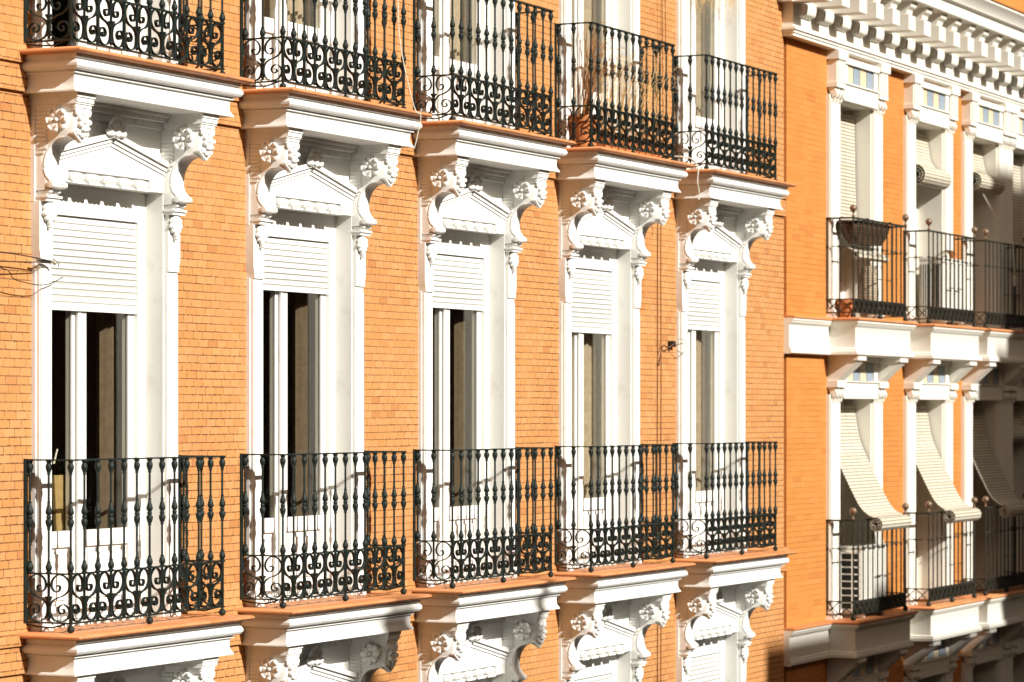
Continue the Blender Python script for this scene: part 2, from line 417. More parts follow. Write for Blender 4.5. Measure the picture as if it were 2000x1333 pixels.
for i in range(7): PA.box(-.009+i*UW, .009+i*UW, -.009, .009, .0, HS-.006) if 0 <= i <= 6 else None
pf = scroll_panel(6, UW); pf.add(PA.v, PA.f); panel_front = pf.mesh('scroll_panel', M['iron'], 40)
ps = scroll_panel(1, RD); panel_side = ps.mesh('scroll_panel', M['iron'], 40)
rl = MB()
for z0, z1, wd in ((-.328, -.318, .018), (-1.075, -1.065, .014), (-1.398, -1.388, .014)):
    rl.box(-RW-wd, RW+wd, -RD-wd, -RD+wd, z0, z1)
    rl.box(-RW-wd, -RW+wd, -RD+wd, .03, z0, z1); rl.box(RW-wd, RW+wd, -RD+wd, .03, z0, z1)
# curled stay under the railing, fixed to the wall
for sg in (-1, 1): rl.tube([(sg*RW, -.30, -1.40), (sg*RW, -.2, -1.425), (sg*RW, -.08, -1.42), (sg*RW, 0.02, -1.405)], .006)
rail_me = rl.mesh('railing', M['iron'])
# --- corbel (left and right share one mesh), local x centred, y = -projection
def rosette(mb, c, R, axis, n=8):
    T0 = Matrix.Translation(c) @ (Matrix.Rotation(-pi/2, 4, 'Y') if axis == 'x' else Matrix.Rotation(pi/2, 4, 'X') if axis == 'y' else Matrix.Rotation(pi/2, 4, 'Y'))
    T0 = T0 @ Matrix.Translation((0,0,.016)) if axis != 'y' else T0
    mb.lathe([(-.03,R*.90),(.004,R*.90),(.012,R*.84),(.004,R*.6),(.002,.001)], n=24, T=T0)
    for k in range(n):
        a = 2*pi*k/n
        T = T0 @ Matrix.Rotation(a, 4, 'Z')
        mb.ball((R*.62, 0, .008), (R*.38, R*.29, .012), 10, 6, T); mb.ball((R*.88, 0, .010), (R*.19, R*.31, .020), 8, 6, T)
    mb.ball((0,0,.012), (R*.2, R*.2, .018), 10, 6, T0)
CP = [(0,1.98),(.335,1.98),(.338,1.93),(.335,1.87),(.318,1.825),(.300,1.805),(.262,1.802),(.215,1.797),(.175,1.778),(.145,1.748),(.122,1.71),(.108,1.668),(.102,1.625),(.104,1.59),(.120,1.55),(.148,1.52),(.165,1.50),(.163,1.487),(.14,1.482),(.12,1.478),(.112,1.46),(0,1.455)]
def corbel():
    mb = MB(); w = .082
    cols = [-w, -w*.85, -w*.4, 0, w*.4, w*.85, w]
    n = len(CP); vs = []; fs = []
    for x in cols:
        q = 1-(x/w)**2
        for i, (p, z) in enumerate(CP):
            bulge = .014*q if 1 <= i <= 5 else (.022*q if 10 <= i <= 16 else .004*q)
            edge = .012 if abs(x) == w and p > .02 else 0
            dz = -.028*q if i in (4, 5) else 0
            vs.append((x, -(p+(bulge if p > .02 else 0)-edge), z+dz))
    m = len(cols)
    for j in range(m-1):
        for i in range(n-1): a = j*n+i; fs.append((a, a+1, a+n+1, a+n))
    fs.append(tuple(range(n))); fs.append(tuple(range((m-1)*n, m*n))[::-1])
    mb.add(vs, fs)
    # rim fillets along both sides of the scroll
    for sg in (-1, 1):
        mb.tube([(sg*(w-.004), -(p-.004), z) for p, z in catmull([(a, b, ) for a, b in CP[6:18]], 3)], .0075, 6)
    # capital
    for p, h0, h1, ww in ((.378, 2.062, 2.0912, .106), (.370, 2.030, 2.0615, .101), (.362, 2.018, 2.0295, .104), (.354, 1.996, 2.0175, .095), (.346, 1.979, 1.9955, .089)):
        mb.box(-ww, ww, -p, 0, h0, h1)
    for sg in (-1, 1): mb.ball((sg*.07, -.352, 1.965), (.02, .014, .03), 8, 6)
    # rosettes on both flanks and a flower on the front
    rosette(mb, (-w-.004, -.215, 1.915), .082, 'x'); rosette(mb, (w+.004, -.215, 1.915), .082, 'X')
    rosette(mb, (0, -.352, 1.90), .064, 'y', 7)
    mb.ball((0, -.347, 1.822), (.028, .018, .03), 8, 6)
    for sg in (-1, 1): mb.ball((sg*.045, -.343, 1.835), (.02, .014, .026), 8, 6)
    # V ledge under the head
    mb.prism([(-.088,1.835),(-.088,1.822),(0,1.765),(.088,1.822),(.088,1.835),(0,1.782)], -.34, -.305)
    # scroll foot and bell
    T = Matrix.Translation((0, -.148, 1.495)) @ Matrix.Rotation(pi/2, 4, 'Y')
    mb.lathe([(-.09,.008),(-.088,.024),(-.04,.03),(0,.034),(.04,.03),(.088,.024),(.09,.008)], n=12, T=T)
    mb.box(-.066, .066, -.112, 0, 1.425, 1.4545); mb.box(-.088, .090, -.128, 0, 1.409, 1.4245); mb.box(-.080, .082, -.115, 0, 1.386, 1.4085)
    for x in (-.045, .045): mb.ball((x, -.118, 1.455), (.032, .022, .02), 8, 5)
    # leaf drop
    for dx, dz, rx, rz in ((0,-.02,.05,.03),(-.042,-.035,.03,.028),(.042,-.035,.03,.028),(-.05,-.07,.028,.024),(.05,-.07,.028,.024),(0,-.065,.03,.04),(-.032,-.1,.024,.024),(.032,-.1,.024,.024),(0,-.125,.022,.03),(0,-.155,.012,.016)):
        mb.ball((dx, -.088, 1.378+dz), (rx, .022, rz), 8, 6)
    # horizontal reeding on both flanks beside the wall
    for i in range(17):
        z = 1.50+i*.0285; p = .10 if z < 1.70 else .12
        for sg in ((-1, 1) if z > 1.69 else ()): mb.box(min(sg*(w-.006), sg*(w+.007)), max(sg*(w-.006), sg*(w+.013)), -p, -.02, z, z+.015)
    return mb.mesh('corbel', M['white'], 45)
corbel_me = corbel()
# --- surround
def surround():
    mb = MB()
    for sg in (-1, 1):
        def b(a0, a1, y0, y1, z0, z1): mb.box(min(sg*a0, sg*a1), max(sg*a0, sg*a1), y0, y1, z0, z1)
        b(.722, .862, -.055, .02, FL, .985)
        pass
        b(.862, .872, -.03, .02, FL, .985)
        mb.prism([(sg*a_, z_) for a_, z_ in ((.7225,.9855),(.862,.9855),(.866,1.03),(.878,1.07),(.878,1.386),(.7225,1.386))], -.068, .02)
        b(.73, .855, -.064, -.05, FL+.10, .94)
        b(.7205, .88, -.072, .02, FL, FL+.09)
        b(.7205, .88, -.03, .02, 1.386, 2.0915)             # backing of the corbel
    mb.box(-.7204, .7204, -.018, .02, 1.60, 2.0915)           # field above the pediment
    mb.box(-.66, .66, -.12, .0, 2.066, 2.0915); mb.box(-.68, .68, -.09, .0, 2.035, 2.0655); mb.box(-.70, .70, -.045, .0, 1.985, 2.0345)
    return mb.mesh('window_surround', M['white'], 30)
surround_me = surround()
rev = MB()
for sg in (-1, 1): rev.box(min(sg*.70, sg*.7195), max(sg*.70, sg*.7195), -.034, .30, FL, 1.56)
rev_me = rev.mesh('reveal', M['reveal'])
def pediment():
    mb = MB(); zL, zA = 1.662, 1.818
    mb.prism([(-.70,1.54),(.70,1.54),(.70,1.67),(0,1.83),(-.70,1.67)], -.014, .125)
    mb.prism([(-.70,1.6205),(.70,1.6205),(.70,1.67),(0,1.83),(-.70,1.67)], -.046, -.0141); mb.box(-.70, -.51, -.046, -.0141, 1.54, 1.62); mb.box(.51, .70, -.046, -.0141, 1.54, 1.62)
    for z0, z1, p in ((0, .026, .056), (.0265, .056, .068), (.0565, .094, .088)):
        mb.prism([(-.70,zL+z0),(0,zA+z0),(.70,zL+z0),(.70,zL+z1),(0,zA+z1),(-.70,zL+z1)], -p, -.012)
    for i in range(5):
        T = Matrix.Translation((-.4+.2*i, -.032, 1.583)) @ Matrix.Rotation(pi/2, 4, 'Y')
        mb.lathe([(-.087,.012),(-.085,.022),(-.05,.027),(0,.029),(.05,.027),(.085,.022),(.087,.012)], n=10, T=T)
        mb.box(-.4+.2*i-.078, -.4+.2*i+.078, -.064, -.01, 1.534, 1.551)
        for q in (-.05, 0, .05): mb.ball((-.4+.2*i+q, -.060, 1.5345), (.02, .010, .007), 8, 5)
    mb.box(-.509, .509, -.036, -.0141, 1.5395, 1.550)
    return mb.mesh('pediment', M['white'], 30)
ped_me = pediment()
ac = MB()
for a, L, r in ((-78,.085,.024),(-46,.10,.03),(-15,.11,.03),(15,.11,.03),(46,.10,.03),(78,.085,.024)):
    T = Matrix.Translation((0, -.085, 1.895)) @ Matrix.Rotation(radians(a), 4, 'Y')
    ac.ball((0, -.012, L*.55), (r, .022, L*.55), 8, 7, T); ac.ball((0, -.028, L*.95), (r*.8, .014, r*.9), 8, 5, T)
for sg in (-1, 1): ac.ball((sg*.075, -.10, 1.895), (.045, .022, .02), 8, 6); ac.ball((sg*.10, -.10, 1.91), .02, 8, 6)
ac.ball((0, -.112, 1.90), (.026, .02, .03), 8, 6); ac.box(-.028, .028, -.10, -.05, 1.872, 1.90)
acro_me = ac.mesh('acroterion', M['white'], 60)
# --- window
fr = MB()
for sg in (-1, 1): fr.box(min(sg*.60, sg*.70), max(sg*.60, sg*.70), .11, .22, FL+.03, 1.329)
fr.box(-.70, .70, .108, .22, 1.33, 1.56); fr.box(-.70, .70, .10, .24, FL-.01, FL+.03)
fr.box(-.60, .60, .135, .16, 1.30, 1.3295)
frame_me = fr.mesh('window', M['joinery'])
def leaf(xa, xb, inner, y):
    mb = MB(); s = .075; zt = 1.30
    a, b = (xa+s, xb-s)
    mb.box(xa, a, y, y+.05, FL+.035, zt); mb.box(b, xb, y, y+.05, FL+.035, zt)
    mb.box(a, b, y, y+.05, zt-.07, zt); mb.box(a, b, y, y+.05, -.93, -.82); mb.box(a, b, y, y+.05, FL+.035, -1.33)
    mb.box(a, b, y+.022, y+.035, -1.33, -.93); mb.box(a+.05, b-.05, y+.008, y+.03, -1.29, -.975)
    xi = xb if inner > 0 else xa
    mb.box(xi-.018 , xi+.018, y-.006, y+.01, FL+.035, zt)          # cover strip
    for q in (a, b): mb.box(q-.004, q+.010 if q == a else q+.004, y-.003, y+.008, -.81, zt-.075)
    return mb.mesh('door_leaf', M['joinery'])
leafL = leaf(-.598, -.075, 1, .165); leafR = leaf(-.095, .598, -1, .142)
paneL = MB().box(-.53, -.148, .174, .180, -.825, 1.235).mesh('pane', M['glass']); paneR = MB().box(-.022, .525, .151, .157, -.825, 1.235).mesh('pane', M['glass'])
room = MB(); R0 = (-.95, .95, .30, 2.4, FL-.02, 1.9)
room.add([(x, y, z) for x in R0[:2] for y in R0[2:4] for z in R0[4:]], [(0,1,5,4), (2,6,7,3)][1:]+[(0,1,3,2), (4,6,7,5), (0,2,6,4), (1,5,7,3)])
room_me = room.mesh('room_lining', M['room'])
def curtain_mesh(x0, x1, z0, z1, mat, amp=.022, n=60, y=.30):
    pts = [(x0+(x1-x0)*i/n, y+amp*sin(i*1.25)+amp*.5*sin(i*.47+1)) for i in range(n+1)]
    vs = [(x, yy, z) for z in (z0, z1) for x, yy in pts]+[(x, yy+.003, z) for z in (z0, z1) for x, yy in pts]
    N = n+1; fs = []
    for i in range(n): fs += [(i, i+1, N+i+1, N+i), (2*N+i, 3*N+i, 3*N+i+1, 2*N+i+1)]
    mb = MB().add(vs, fs); return mb.mesh('curtain', mat, 60)
cur_b = curtain_mesh(-.60, .60, FL+.05, 1.3, M['curtain']); cur_d = curtain_mesh(.42, .68, FL+.05, 1.3, M['curtain_dark'], .03, 24)
cur_l = curtain_mesh(-.60, -.30, FL+.05, 1.3, M['curtain_dark'], .03, 16)
def shutter(zb):
    n = 34; H = 1.32-zb; pts = []
    k = int(round(H/.047))
    for i in range(k*6+1):
        f = (i/6) % 1; pts.append((.133-.007*sin(pi*f), 1.325-i/6*.047))
    me = sheet('roller_shutter', pts[::-1] if False else pts, -.60, .60, M['shutter'], .004)
    mb = MB().box(-.6, .6, .118, .145, 1.325-k*.047-.03, 1.325-k*.047)
    return me, mb.mesh('shutter_bar', M['joinery'])
SHB = {0: [.71, .95, .88, .735, .867], -1: [.9, .9, .7, .4, .2], 1: [1.2]*5}
row_word = {1: 'upper', 0: 'middle', -1: 'lower'}
for k in (-1, 0, 1):
    for i, c in enumerate(BX):
        o = (c, 0, RB*k)
        sr = place('window_surround', surround_me, o, near)
        place('reveal', rev_me, o, sr); place('pediment', ped_me, o, sr); place('acroterion', acro_me, o, sr)
        for sg in (-1, 1): place('corbel', corbel_me, (c+sg*.787, 0, o[2]), sr)
        wi = place('window', frame_me, o, near)
        if (k, i) != (1, 0): place('door_leaf', leafL, o, wi); place('pane', paneL, o, wi)     # that leaf stands open
        place('door_leaf', leafR, o, wi); place('pane', paneR, o, wi); place('room_lining', room_me, o, wi)
        if (k == 0 and i >= 3) or (k == -1) or (k == 1 and i >= 1): place('curtain', cur_b, o, wi)
        else: place('curtain', cur_d, o, wi)
        if k < 1 or i == 0:
            s1, s2 = shutter(SHB[k][i]); sh = place('roller_shutter', s1, o, wi); place('shutter_bar', s2, o, sh)
        # balcony under this window, and the slab of the storey above forms the hood
        if k >= 0:
            ob = (c+RX, 0, RB*k)
            sl = place('balcony_slab', slab_me, (c+RX, 0, FL+RB*k), near); place('ledge_tile', tile_me, (c+RX, 0, FL+RB*k), sl)
            ra = place('railing', rail_me, ob, near)
            zb = -1.065+RB*k
            for j in range(1, 12): place('baluster', bal_me, (c+RX-RW+j*.16, -RD, zb), ra)
            for sg in (-1, 1):
                place('baluster', bal_me, (c+RX+sg*RW, -RD, zb), ra)
                place('baluster', bal_me, (c+RX+sg*RW, -RD/2, zb), ra)
                place('wall_post', bal_wall, (c+RX+sg*RW, -.024, zb), ra)
                p = place('scroll_panel', panel_side, (c+RX+sg*RW, -RD, -1.391+RB*k), ra); p.rotation_euler = (0, 0, pi/2)
            place('scroll_panel', panel_front, (c+RX-RW, -RD, -1.391+RB*k), ra)
            for xx in (-RW, 0, RW): place('ball_foot', foot_me, (c+RX+xx, -RD, -1.432+RB*k), ra)
# the balcony slabs of the storey above the frame's top are out of view but shade the windows
for c in BX:
    sl = place('balcony_slab', slab_me, (c+RX, 0, FL+RB*2), near); place('ledge_tile', tile_me, (c+RX, 0, FL+RB*2), sl)
place('eaves', MB().box(X0, X1, -.5, .4, 9.5, 9.9).mesh('eaves', M['white']), (0, 0, 0), near)

# ------------------------------------------------------------------ FAR BUILDING
far = thing('townhouse_building', 'farther brick building on the right with white bracketed cornice and thin iron balconies', 'building', (37, .5, -ZC))
FX = [33.31, 36.045, 38.375, 40.19, 42.9, 45.6]; H2 = 3.38; FX1 = 48.0
opens = [(c-.58, c+.58, .999-H2*k, 3.52-H2*k) for c in FX for k in (0, 1, 2)]
place('wall', wall_mesh('wall', 31.13, FX1, -ZC, 4.45, opens, M['brick_far']), (0, 0, 0), far)
FP = [(.42,1.005),(.42,.985),(.41,.975),(.40,.955),(.375,.94),(.365,.925),(.365,.70),(.39,.69),(.39,.675),(.40,.665),(.40,.63),(.385,.62),(.36,.62)]
fslab = MB().mitre(FP, .61).mesh('balcony_slab', M['white_far'], 35)
ftile = MB().mitre([(.43,1.04),(.44,1.03),(.44,1.0155),(.43,1.0055)], .61, .02).mesh('ledge_tile', M['tile'], 50)
ft = MB(); prof = [(-.11,1.005),(-.11,.985),(-.10,.975),(-.09,.955),(-.07,.94),(-.06,.925),(-.06,.70),(-.075,.69),(-.075,.675),(-.085,.665),(-.085,.63),(-.07,.62),(.02,.62),(.02,1.005)]
ft.prism(prof, 31.05, FX1, 'x'); band_me = ft.mesh('string_course', M['white_far'])
ftt = MB().prism([(.02,1.035),(-.12,1.03),(-.125,1.015),(-.12,1.0055),(.02,1.0055)], 31.05, FX1, 'x').mesh('ledge_tile', M['tile'])
for k in (0, 1):
    s = place('string_course', band_me, (0, 0, -H2*k), far); place('ledge_tile', ftt, (0, 0, -H2*k), s)
# far railing
FRW, FRD = .925, .32
fr_ = MB()
for z0, z1, t in ((2.145, 2.165, .012), (1.243, 1.255, .010), (1.095, 1.107, .010)):
    fr_.box(-FRW-t, FRW+t, -FRD-t, -FRD+t, z0, z1)
    for sg in (-1, 1): fr_.box(sg*FRW-t, sg*FRW+t, -FRD+t, .03, z0, z1)
for j in range(0, 10, 2):
    x = -FRW+j*.168; fr_.box(x-.03, x+.168*1.15, -FRD-.006, -FRD+.006, 1.835, 1.845)
    x = -FRW+(j+1)*.168
    if j in (4, 6): fr_.box(x-.03, x+.168*1.15, -FRD-.006, -FRD+.006, 1.495, 1.505)
for sg in (-1, 1): fr_.box(sg*FRW-.006, sg*FRW+.006, -FRD*.75, -FRD*.2, 1.835, 1.845)
far_rail = fr_.mesh('railing', M['iron_far'])
bar_me = MB().lathe([(1.107,.0095),(2.145,.0095)], n=8).lathe([(1.82,.010),(1.828,.016),(1.85,.016),(1.858,.010)], n=8).mesh('baluster', M['iron_far'], 40)
fpm = MB()
for j in range(11):
    c = -FRW+(j+.5)*.168; pts = [(c+.05*cos(t), 1.175+.062*sin(t)) for t in [2*pi*q/20 for q in range(21)]]
    fpm.ribbon(pts, .012, -FRD-.014, -FRD+.014)
    for sg in (-1, 1): fpm.prism([(c+sg*.055, 1.175), (c+sg*.084, 1.225), (c+sg*.084, 1.125)], -FRD-.01, -FRD+.01)
    fpm.box(c-.084-.006, c-.084+.006, -FRD-.008, -FRD+.008, 1.107, 1.243)
lattice_front = fpm.mesh('scroll_panel', M['iron_far'])
fps = MB()
for a, b in ((0, .16), (.16, .32)):
    fps.ribbon([(-b+.01, 1.107), (-a-.01, 1.243)], .010, -.004, .004); fps.ribbon([(-b+.01, 1.243), (-a-.01, 1.107)], .010, -.010, -.005)
lattice_side = fps.mesh('lattice_panel', M['iron_far'])
knob_me = MB().ball((0,0,2.262), .042, 14, 9).lathe([(2.165,.012),(2.18,.018),(2.19,.009),(2.21,.010),(2.22,.018),(2.225,.012)], n=10).mesh('knob', M['knob'], 60)
ffoot = MB().ball((0,0,1.068), .032, 10, 7).mesh('ball_foot', M['iron_far'], 60)
# pilasters
def guttae(mb, x, z, p):
    for j in (-1, 0, 1): mb.prism([(-p-.04, z+.11), (-p-.075, z+.03), (-p-.06, z), (-p-.01, z+.02), (0, z+.11)], x+j*.10-.032, x+j*.10+.032, 'x'); mb.box(x+j*.10-.015, x+j*.10+.015, -p-.045, -p, z-.045, z+.001)
def surround_far(top, bracket):
    mb = MB(); zf = 1.035
    for sg in (-1, 1):
        x = sg*.745
        mb.box(x-.155, x+.155, -.055, .02, zf, top)
        mb.box(x-.165, x+.165, -.04, .02, zf, top+.05)
        mb.box(x-.17, x+.17, -.07, .02, zf, zf+.10)
        guttae(mb, x, top+.02, .045)
        xi0, xi1 = sorted((sg*.56, sg*.59)); mb.box(xi0, xi1, -.02, .45, zf, top+.02)
        if not bracket:
            mb.box(x-.15, x+.15, -.125, .02, top+.1305, top+.18)
            mb.box(x-.135, x+.135, -.115, .02, top+.1805, top+.44)
            for j in (-1, 0, 1): mb.box(x+j*.085-.025, x+j*.085+.025, -.135, -.11, top+.185, top+.435)
            mb.box(x-.16, x+.16, -.15, .02, top+.4405, top+.545)
        else:
            mb.box(x-.15, x+.15, -.13, .02, top+.1305, top+.20)
            pr = [(.02, top+.2005), (-.11, top+.2005), (-.33, top+.41), (-.33, top+.4305), (.02, top+.4305)]
            mb.prism(pr, x-.125, x+.125, 'x')
            for j in (-1, 0, 1): mb.prism([(-.10, top+.215), (-.13, top+.215), (-.345, top+.41), (-.31, top+.41)], x+j*.08-.024, x+j*.08+.024, 'x')
            mb.box(x-.14, x+.14, -.37, .02, top+.431, top+.491)
    mb.box(-.585, .585, -.105, .02, top+.005, top+.19)           # lintel
    mb.box(-.59, .59, -.125, .02, top+.1905, top+.205)
    mb.box(-.59, .59, -.03, .45, top+.0, top+.01)
    mb.box(-.585, -.46, -.10, .02, top+.2055, top+.42); mb.box(.46, .585, -.10, .02, top+.2055, top+.42)
    mb.box(-.59, .59, -.12, .02, top+.4205, top+.49)
    return mb.mesh('window_surround', M['white_far'], 30)
sf0 = surround_far(3.50, False); sf1 = surround_far(3.515, True)
tg, tb = [MB().box(-.103, .103, -.085, .0, .0, .205).mesh('glazed_panel', M[q]) for q in ('gold', 'blue')]
ffm = MB()
for sg in (-1, 1): ffm.box(min(sg*.48, sg*.56), max(sg*.48, sg*.56), .30, .38, 1.04, 3.5)
ffm.box(-.48, .48, .30, .38, 3.42, 3.5); ffm.box(-.07, .07, .30, .36, 1.04, 3.42)
for sg in (-1, 1): 
    ffm.box(min(sg*.07, sg*.48), max(sg*.07, sg*.48), .31, .36, 1.04, 1.5); ffm.box(min(sg*.07, sg*.48), max(sg*.07, sg*.48), .315, .355, 1.95, 2.0)
farwin = ffm.mesh('window', M['white_far'])
farpane = MB().box(-.48, .48, .335, .341, 1.5, 3.42).mesh('pane', M['glass'])
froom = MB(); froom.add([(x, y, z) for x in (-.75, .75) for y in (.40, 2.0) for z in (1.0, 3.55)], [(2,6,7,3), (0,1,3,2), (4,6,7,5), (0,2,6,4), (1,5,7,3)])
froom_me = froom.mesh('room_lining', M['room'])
for k in (0, 1, 2):
    for i, c in enumerate(FX[:5]):
        o = (c, 0, -H2*k)
        sr = place('window_surround', sf0 if k == 0 else sf1, o, far)
        zt = 3.50 if k == 0 else 3.515
        for j in range(4): place('glazed_panel', (tg, tb)[j % 2], (c-.345+.23*j, 0, zt+.21-H2*k), sr, ('ochre', 'blue')[j % 2]+' glazed panel above the window')
        wi = place('window', farwin, o, far); place('pane', farpane, o, wi); place('room_lining', froom_me, o, wi)
        if k < 2:
            sl = place('balcony_slab', fslab, o, far); place('ledge_tile', ftile, o, sl)
            if i > 3: continue
            ra = place('railing', far_rail, (c+.015, 0, -H2*k), far)
            for j in range(1, 11): place('baluster', bar_me, (c+.015-FRW+j*.168, -FRD, -H2*k), ra)
            for sg in (-1, 1):
                for y in (-FRD, -FRD/2, -.015): place('baluster', bar_me, (c+.015+sg*FRW, y, -H2*k), ra)
                place('knob', knob_me, (c+.015+sg*FRW, -FRD, -H2*k), ra)
                p = place('lattice_panel', lattice_side, (c+.015+sg*FRW, -FRD, -H2*k), ra); p.rotation_euler = (0, 0, -pi/2)
            for xx in (-FRW, 0, FRW): place('ball_foot', ffoot, (c+.015+xx, -FRD, -H2*k), ra)
            place('scroll_panel', lattice_front, (c+.015, 0, -H2*k), ra)
# cornice
CX0 = 31.0
def strip(mb, x0, x1, p, z0, z1): mb.box(x0, x1, -p, .02, z0, z1)
en = MB()
for p, z0, z1 in ((.125, 4.045, 4.078), (.14, 4.0785, 4.11), (.16, 4.1105, 4.14), (.12, 4.1405, 4.401)):
    strip(en, CX0+.12-p*.9, FX1, p, z0, z1)
place('entablature', en.mesh('entablature', M['white_far']), (0, 0, 0), far)
den = MB().prism([(0,4.262),(-.122,4.262),(-.14,4.272),(-.17,4.280),(-.19,4.295),(-.198,4.315),(-.20,4.335),(-.205,4.35),(-.205,4.4015),(0,4.4015)], -.172, .172, 'x').mesh('dentil', M['white_far'], 40)
mod = MB().prism([(0,4.4025),(-.50,4.4025),(-.505,4.41),(-.505,4.57),(-.50,4.578),(0,4.578)], -.122, .122, 'x').prism([(0,4.5785),(-.44,4.5785),(-.47,4.60),(-.48,4.64),(-.52,4.67),(-.54,4.7295),(0,4.7295)], -.105, .105, 'x').mesh('modillion', M['white_far'], 30)
cr = place('cornice', MB().box(CX0-.15, FX1, -.15, .3, 4.4012, 4.4019).box(CX0-.15, FX1, -.16, .3, 4.4020, 4.729).prism([(.3,4.73),(-.58,4.73),(-.59,4.74),(-.59,4.86),(-.64,4.88),(-.66,4.93),(-.72,4.98),(-.74,5.0),(-.74,5.03),(.3,5.03)], CX0-.3, FX1, 'x').mesh('cornice', M['white_far'], 30), (0, 0, 0), far)
x = 30.99
while x < 43:
    place('dentil', den, (x+.355, 0, 0), cr); place('modillion', mod, (x+.06, 0, 0), cr); x += .576
place('roof', MB().prism([(-.76,5.032),(-.76,5.06),(-.62,5.08),(-.60,5.45),(3,6.8),(3,5.032)], CX0-.2, FX1, 'x').mesh('roof', M['brick_far']), (0, 0, 0), far)
place('rear_wall', MB().box(31.2, FX1, 6, 6.3, -ZC, 5).mesh('rear_wall', M['oppo']), (0, 0, 0), far)

# ------------------------------------------------------------------ blinds on the far building
def arc(cy, cz, r, a0, a1, n=10): return [(cy+r*cos(radians(a0+(a1-a0)*i/n)), cz+r*sin(radians(a0+(a1-a0)*i/n))) for i in range(n+1)]
def roll(mb_pts, cy, cz, r, turns=2.2, a0=90):
    pts = list(mb_pts); n = int(turns*16)
    for i in range(n+1):
        t = i/n; rr = r*(1-.75*t); a = radians(a0+360*turns*t); pts.append((cy+rr*cos(a), cz+rr*sin(a)))
    return pts
def blind(name_label, c, k, prof, x0=-.53, x1=.53):
    pts = catmull(prof, 5) if len(prof) < 30 else prof
    me = sheet('slat_blind', pts, x0, x1, M['blind'], .005)
    o = place('slat_blind', me, (c, 0, -H2*k)); return tag(o, name_label, 'blind', 'wooden slat blinds of the farther building')
low = [(.17,3.44),(.14,3.25),(.10,3.05),(.02,2.86),(-.07,2.68),(-.17,2.48),(-.27,2.30),(-.36,2.215),(-.43,2.185)]
low = roll(catmull(low, 4), -.455, 2.098, .086, 2.8, 70)
words = ['slat blind draped over the lower rail above the air conditioner, leftmost',
         'slat blind draped over a lower balcony rail, its roll above the middle lit ledge',
         'shaded slat blind draped over the lower balcony at the right edge']
for i in range(3):
    blind(words[i], FX[i], 1, low)
blind('short dark rolled slat blind high in the lower window at the far right edge', FX[3], 1, roll([(.17,3.44),(.16,3.3),(.14,3.2)], .08, 3.06, .13, 2.5, 80))
blind('long sunlit slat blind hanging to the upper balcony above the wicker basket', FX[0], 0, roll(catmull([(.17,3.43),(.16,3.0),(.15,2.5),(.12,2.15),(.02,1.95),(-.12,1.85),(-.2,1.81)], 4), -.21, 1.755, .05, 2, 80))
blind('short rolled slat blind in the second upper window, above the boxy air conditioner', FX[1], 0, roll(catmull([(.17,3.43),(.14,3.25),(.11,3.1),(.02,2.98)], 4), -.03, 2.86, .135, 3, 70))
blind('thick rolled slat blind in the third upper window above the leaning pole', FX[2], 0, roll(catmull([(.17,3.43),(.14,3.28),(.11,3.15),(.04,3.05)], 4), -.04, 2.94, .125, 3, 70))
blind('slat blind half in shadow at the right edge of the upper storey', FX[3], 0, [(.17,3.43),(.16,3.0),(.15,2.5),(.14,2.0),(.13,1.6)])

# ------------------------------------------------------------------ small things on the balconies
def clay_pot(loc, s, label, grp='clay flower pots'):
    t = place('flower_pot', MB().lathe([(0,.075*s),(.16*s,.105*s),(.165*s,.12*s),(.21*s,.122*s),(.21*s,.105*s),(.17*s,.098*s),(.16*s,.01)], n=16).mesh('flower_pot', M['clay'], 40), loc)
    return tag(t, label, 'flower pot', grp)
zfu = 1.042
clay_pot((32.62, -.17, zfu), 1.0, 'clay pot behind the corner lattice of the first far upper balcony')
clay_pot((36.62, -.16, 1.86), .55, 'small clay pot on top of the air conditioner')
# air conditioners
def air_con(loc, w, d, h, label, side_grid):
    t = thing('air_conditioner', label, 'air conditioner', loc, 'outdoor air conditioning units')
    mb = MB().box(0, w, -d, 0, .05, h).box(.02, w-.02, -d-.008, -d+.002, .07, h-.03).box(-.006, w+.006, -d-.006, .006, h, h+.025)
    place('casing', mb.mesh('casing', M['ac']), loc, t)
    for xx in (.06, w-.12): place('foot', MB().box(xx, xx+.06, -d, 0, 0, .05).mesh('foot', M['ac']), loc, t)
    g = place('side_grille', MB().box(-.004, .004, -d+.03, -.03, .1, h-.05).mesh('side_grille', M['dark']), loc, t)
    mb = MB()
    if side_grid:
        for i in range(9): z = .09+i*(h-.14)/8; mb.box(-.014, -.004, -d+.02, -.02, z-.008, z+.008)
        for yy in (-d+.02, -d*.62, -.032): mb.box(-.016, -.0045, yy, yy+.014, .08, h-.04)
    else:
        for i in range(9): y = -d+.04+i*(d-.08)/8; mb.box(-.014, -.004, y-.005, y+.005, .09, h-.05)
    place('grille_bars', mb.mesh('grille_bars', M['ac']), loc, g)
    return t
air_con((32.80, -.01, -2.335), .85, .27, .78, 'white air conditioner with a barred side grille on the lower balcony under the draped blind', True)
air_con((35.85, .03, 1.045), .90, .30, .80, 'white air conditioner on the second upper balcony with a small clay pot on top', False)
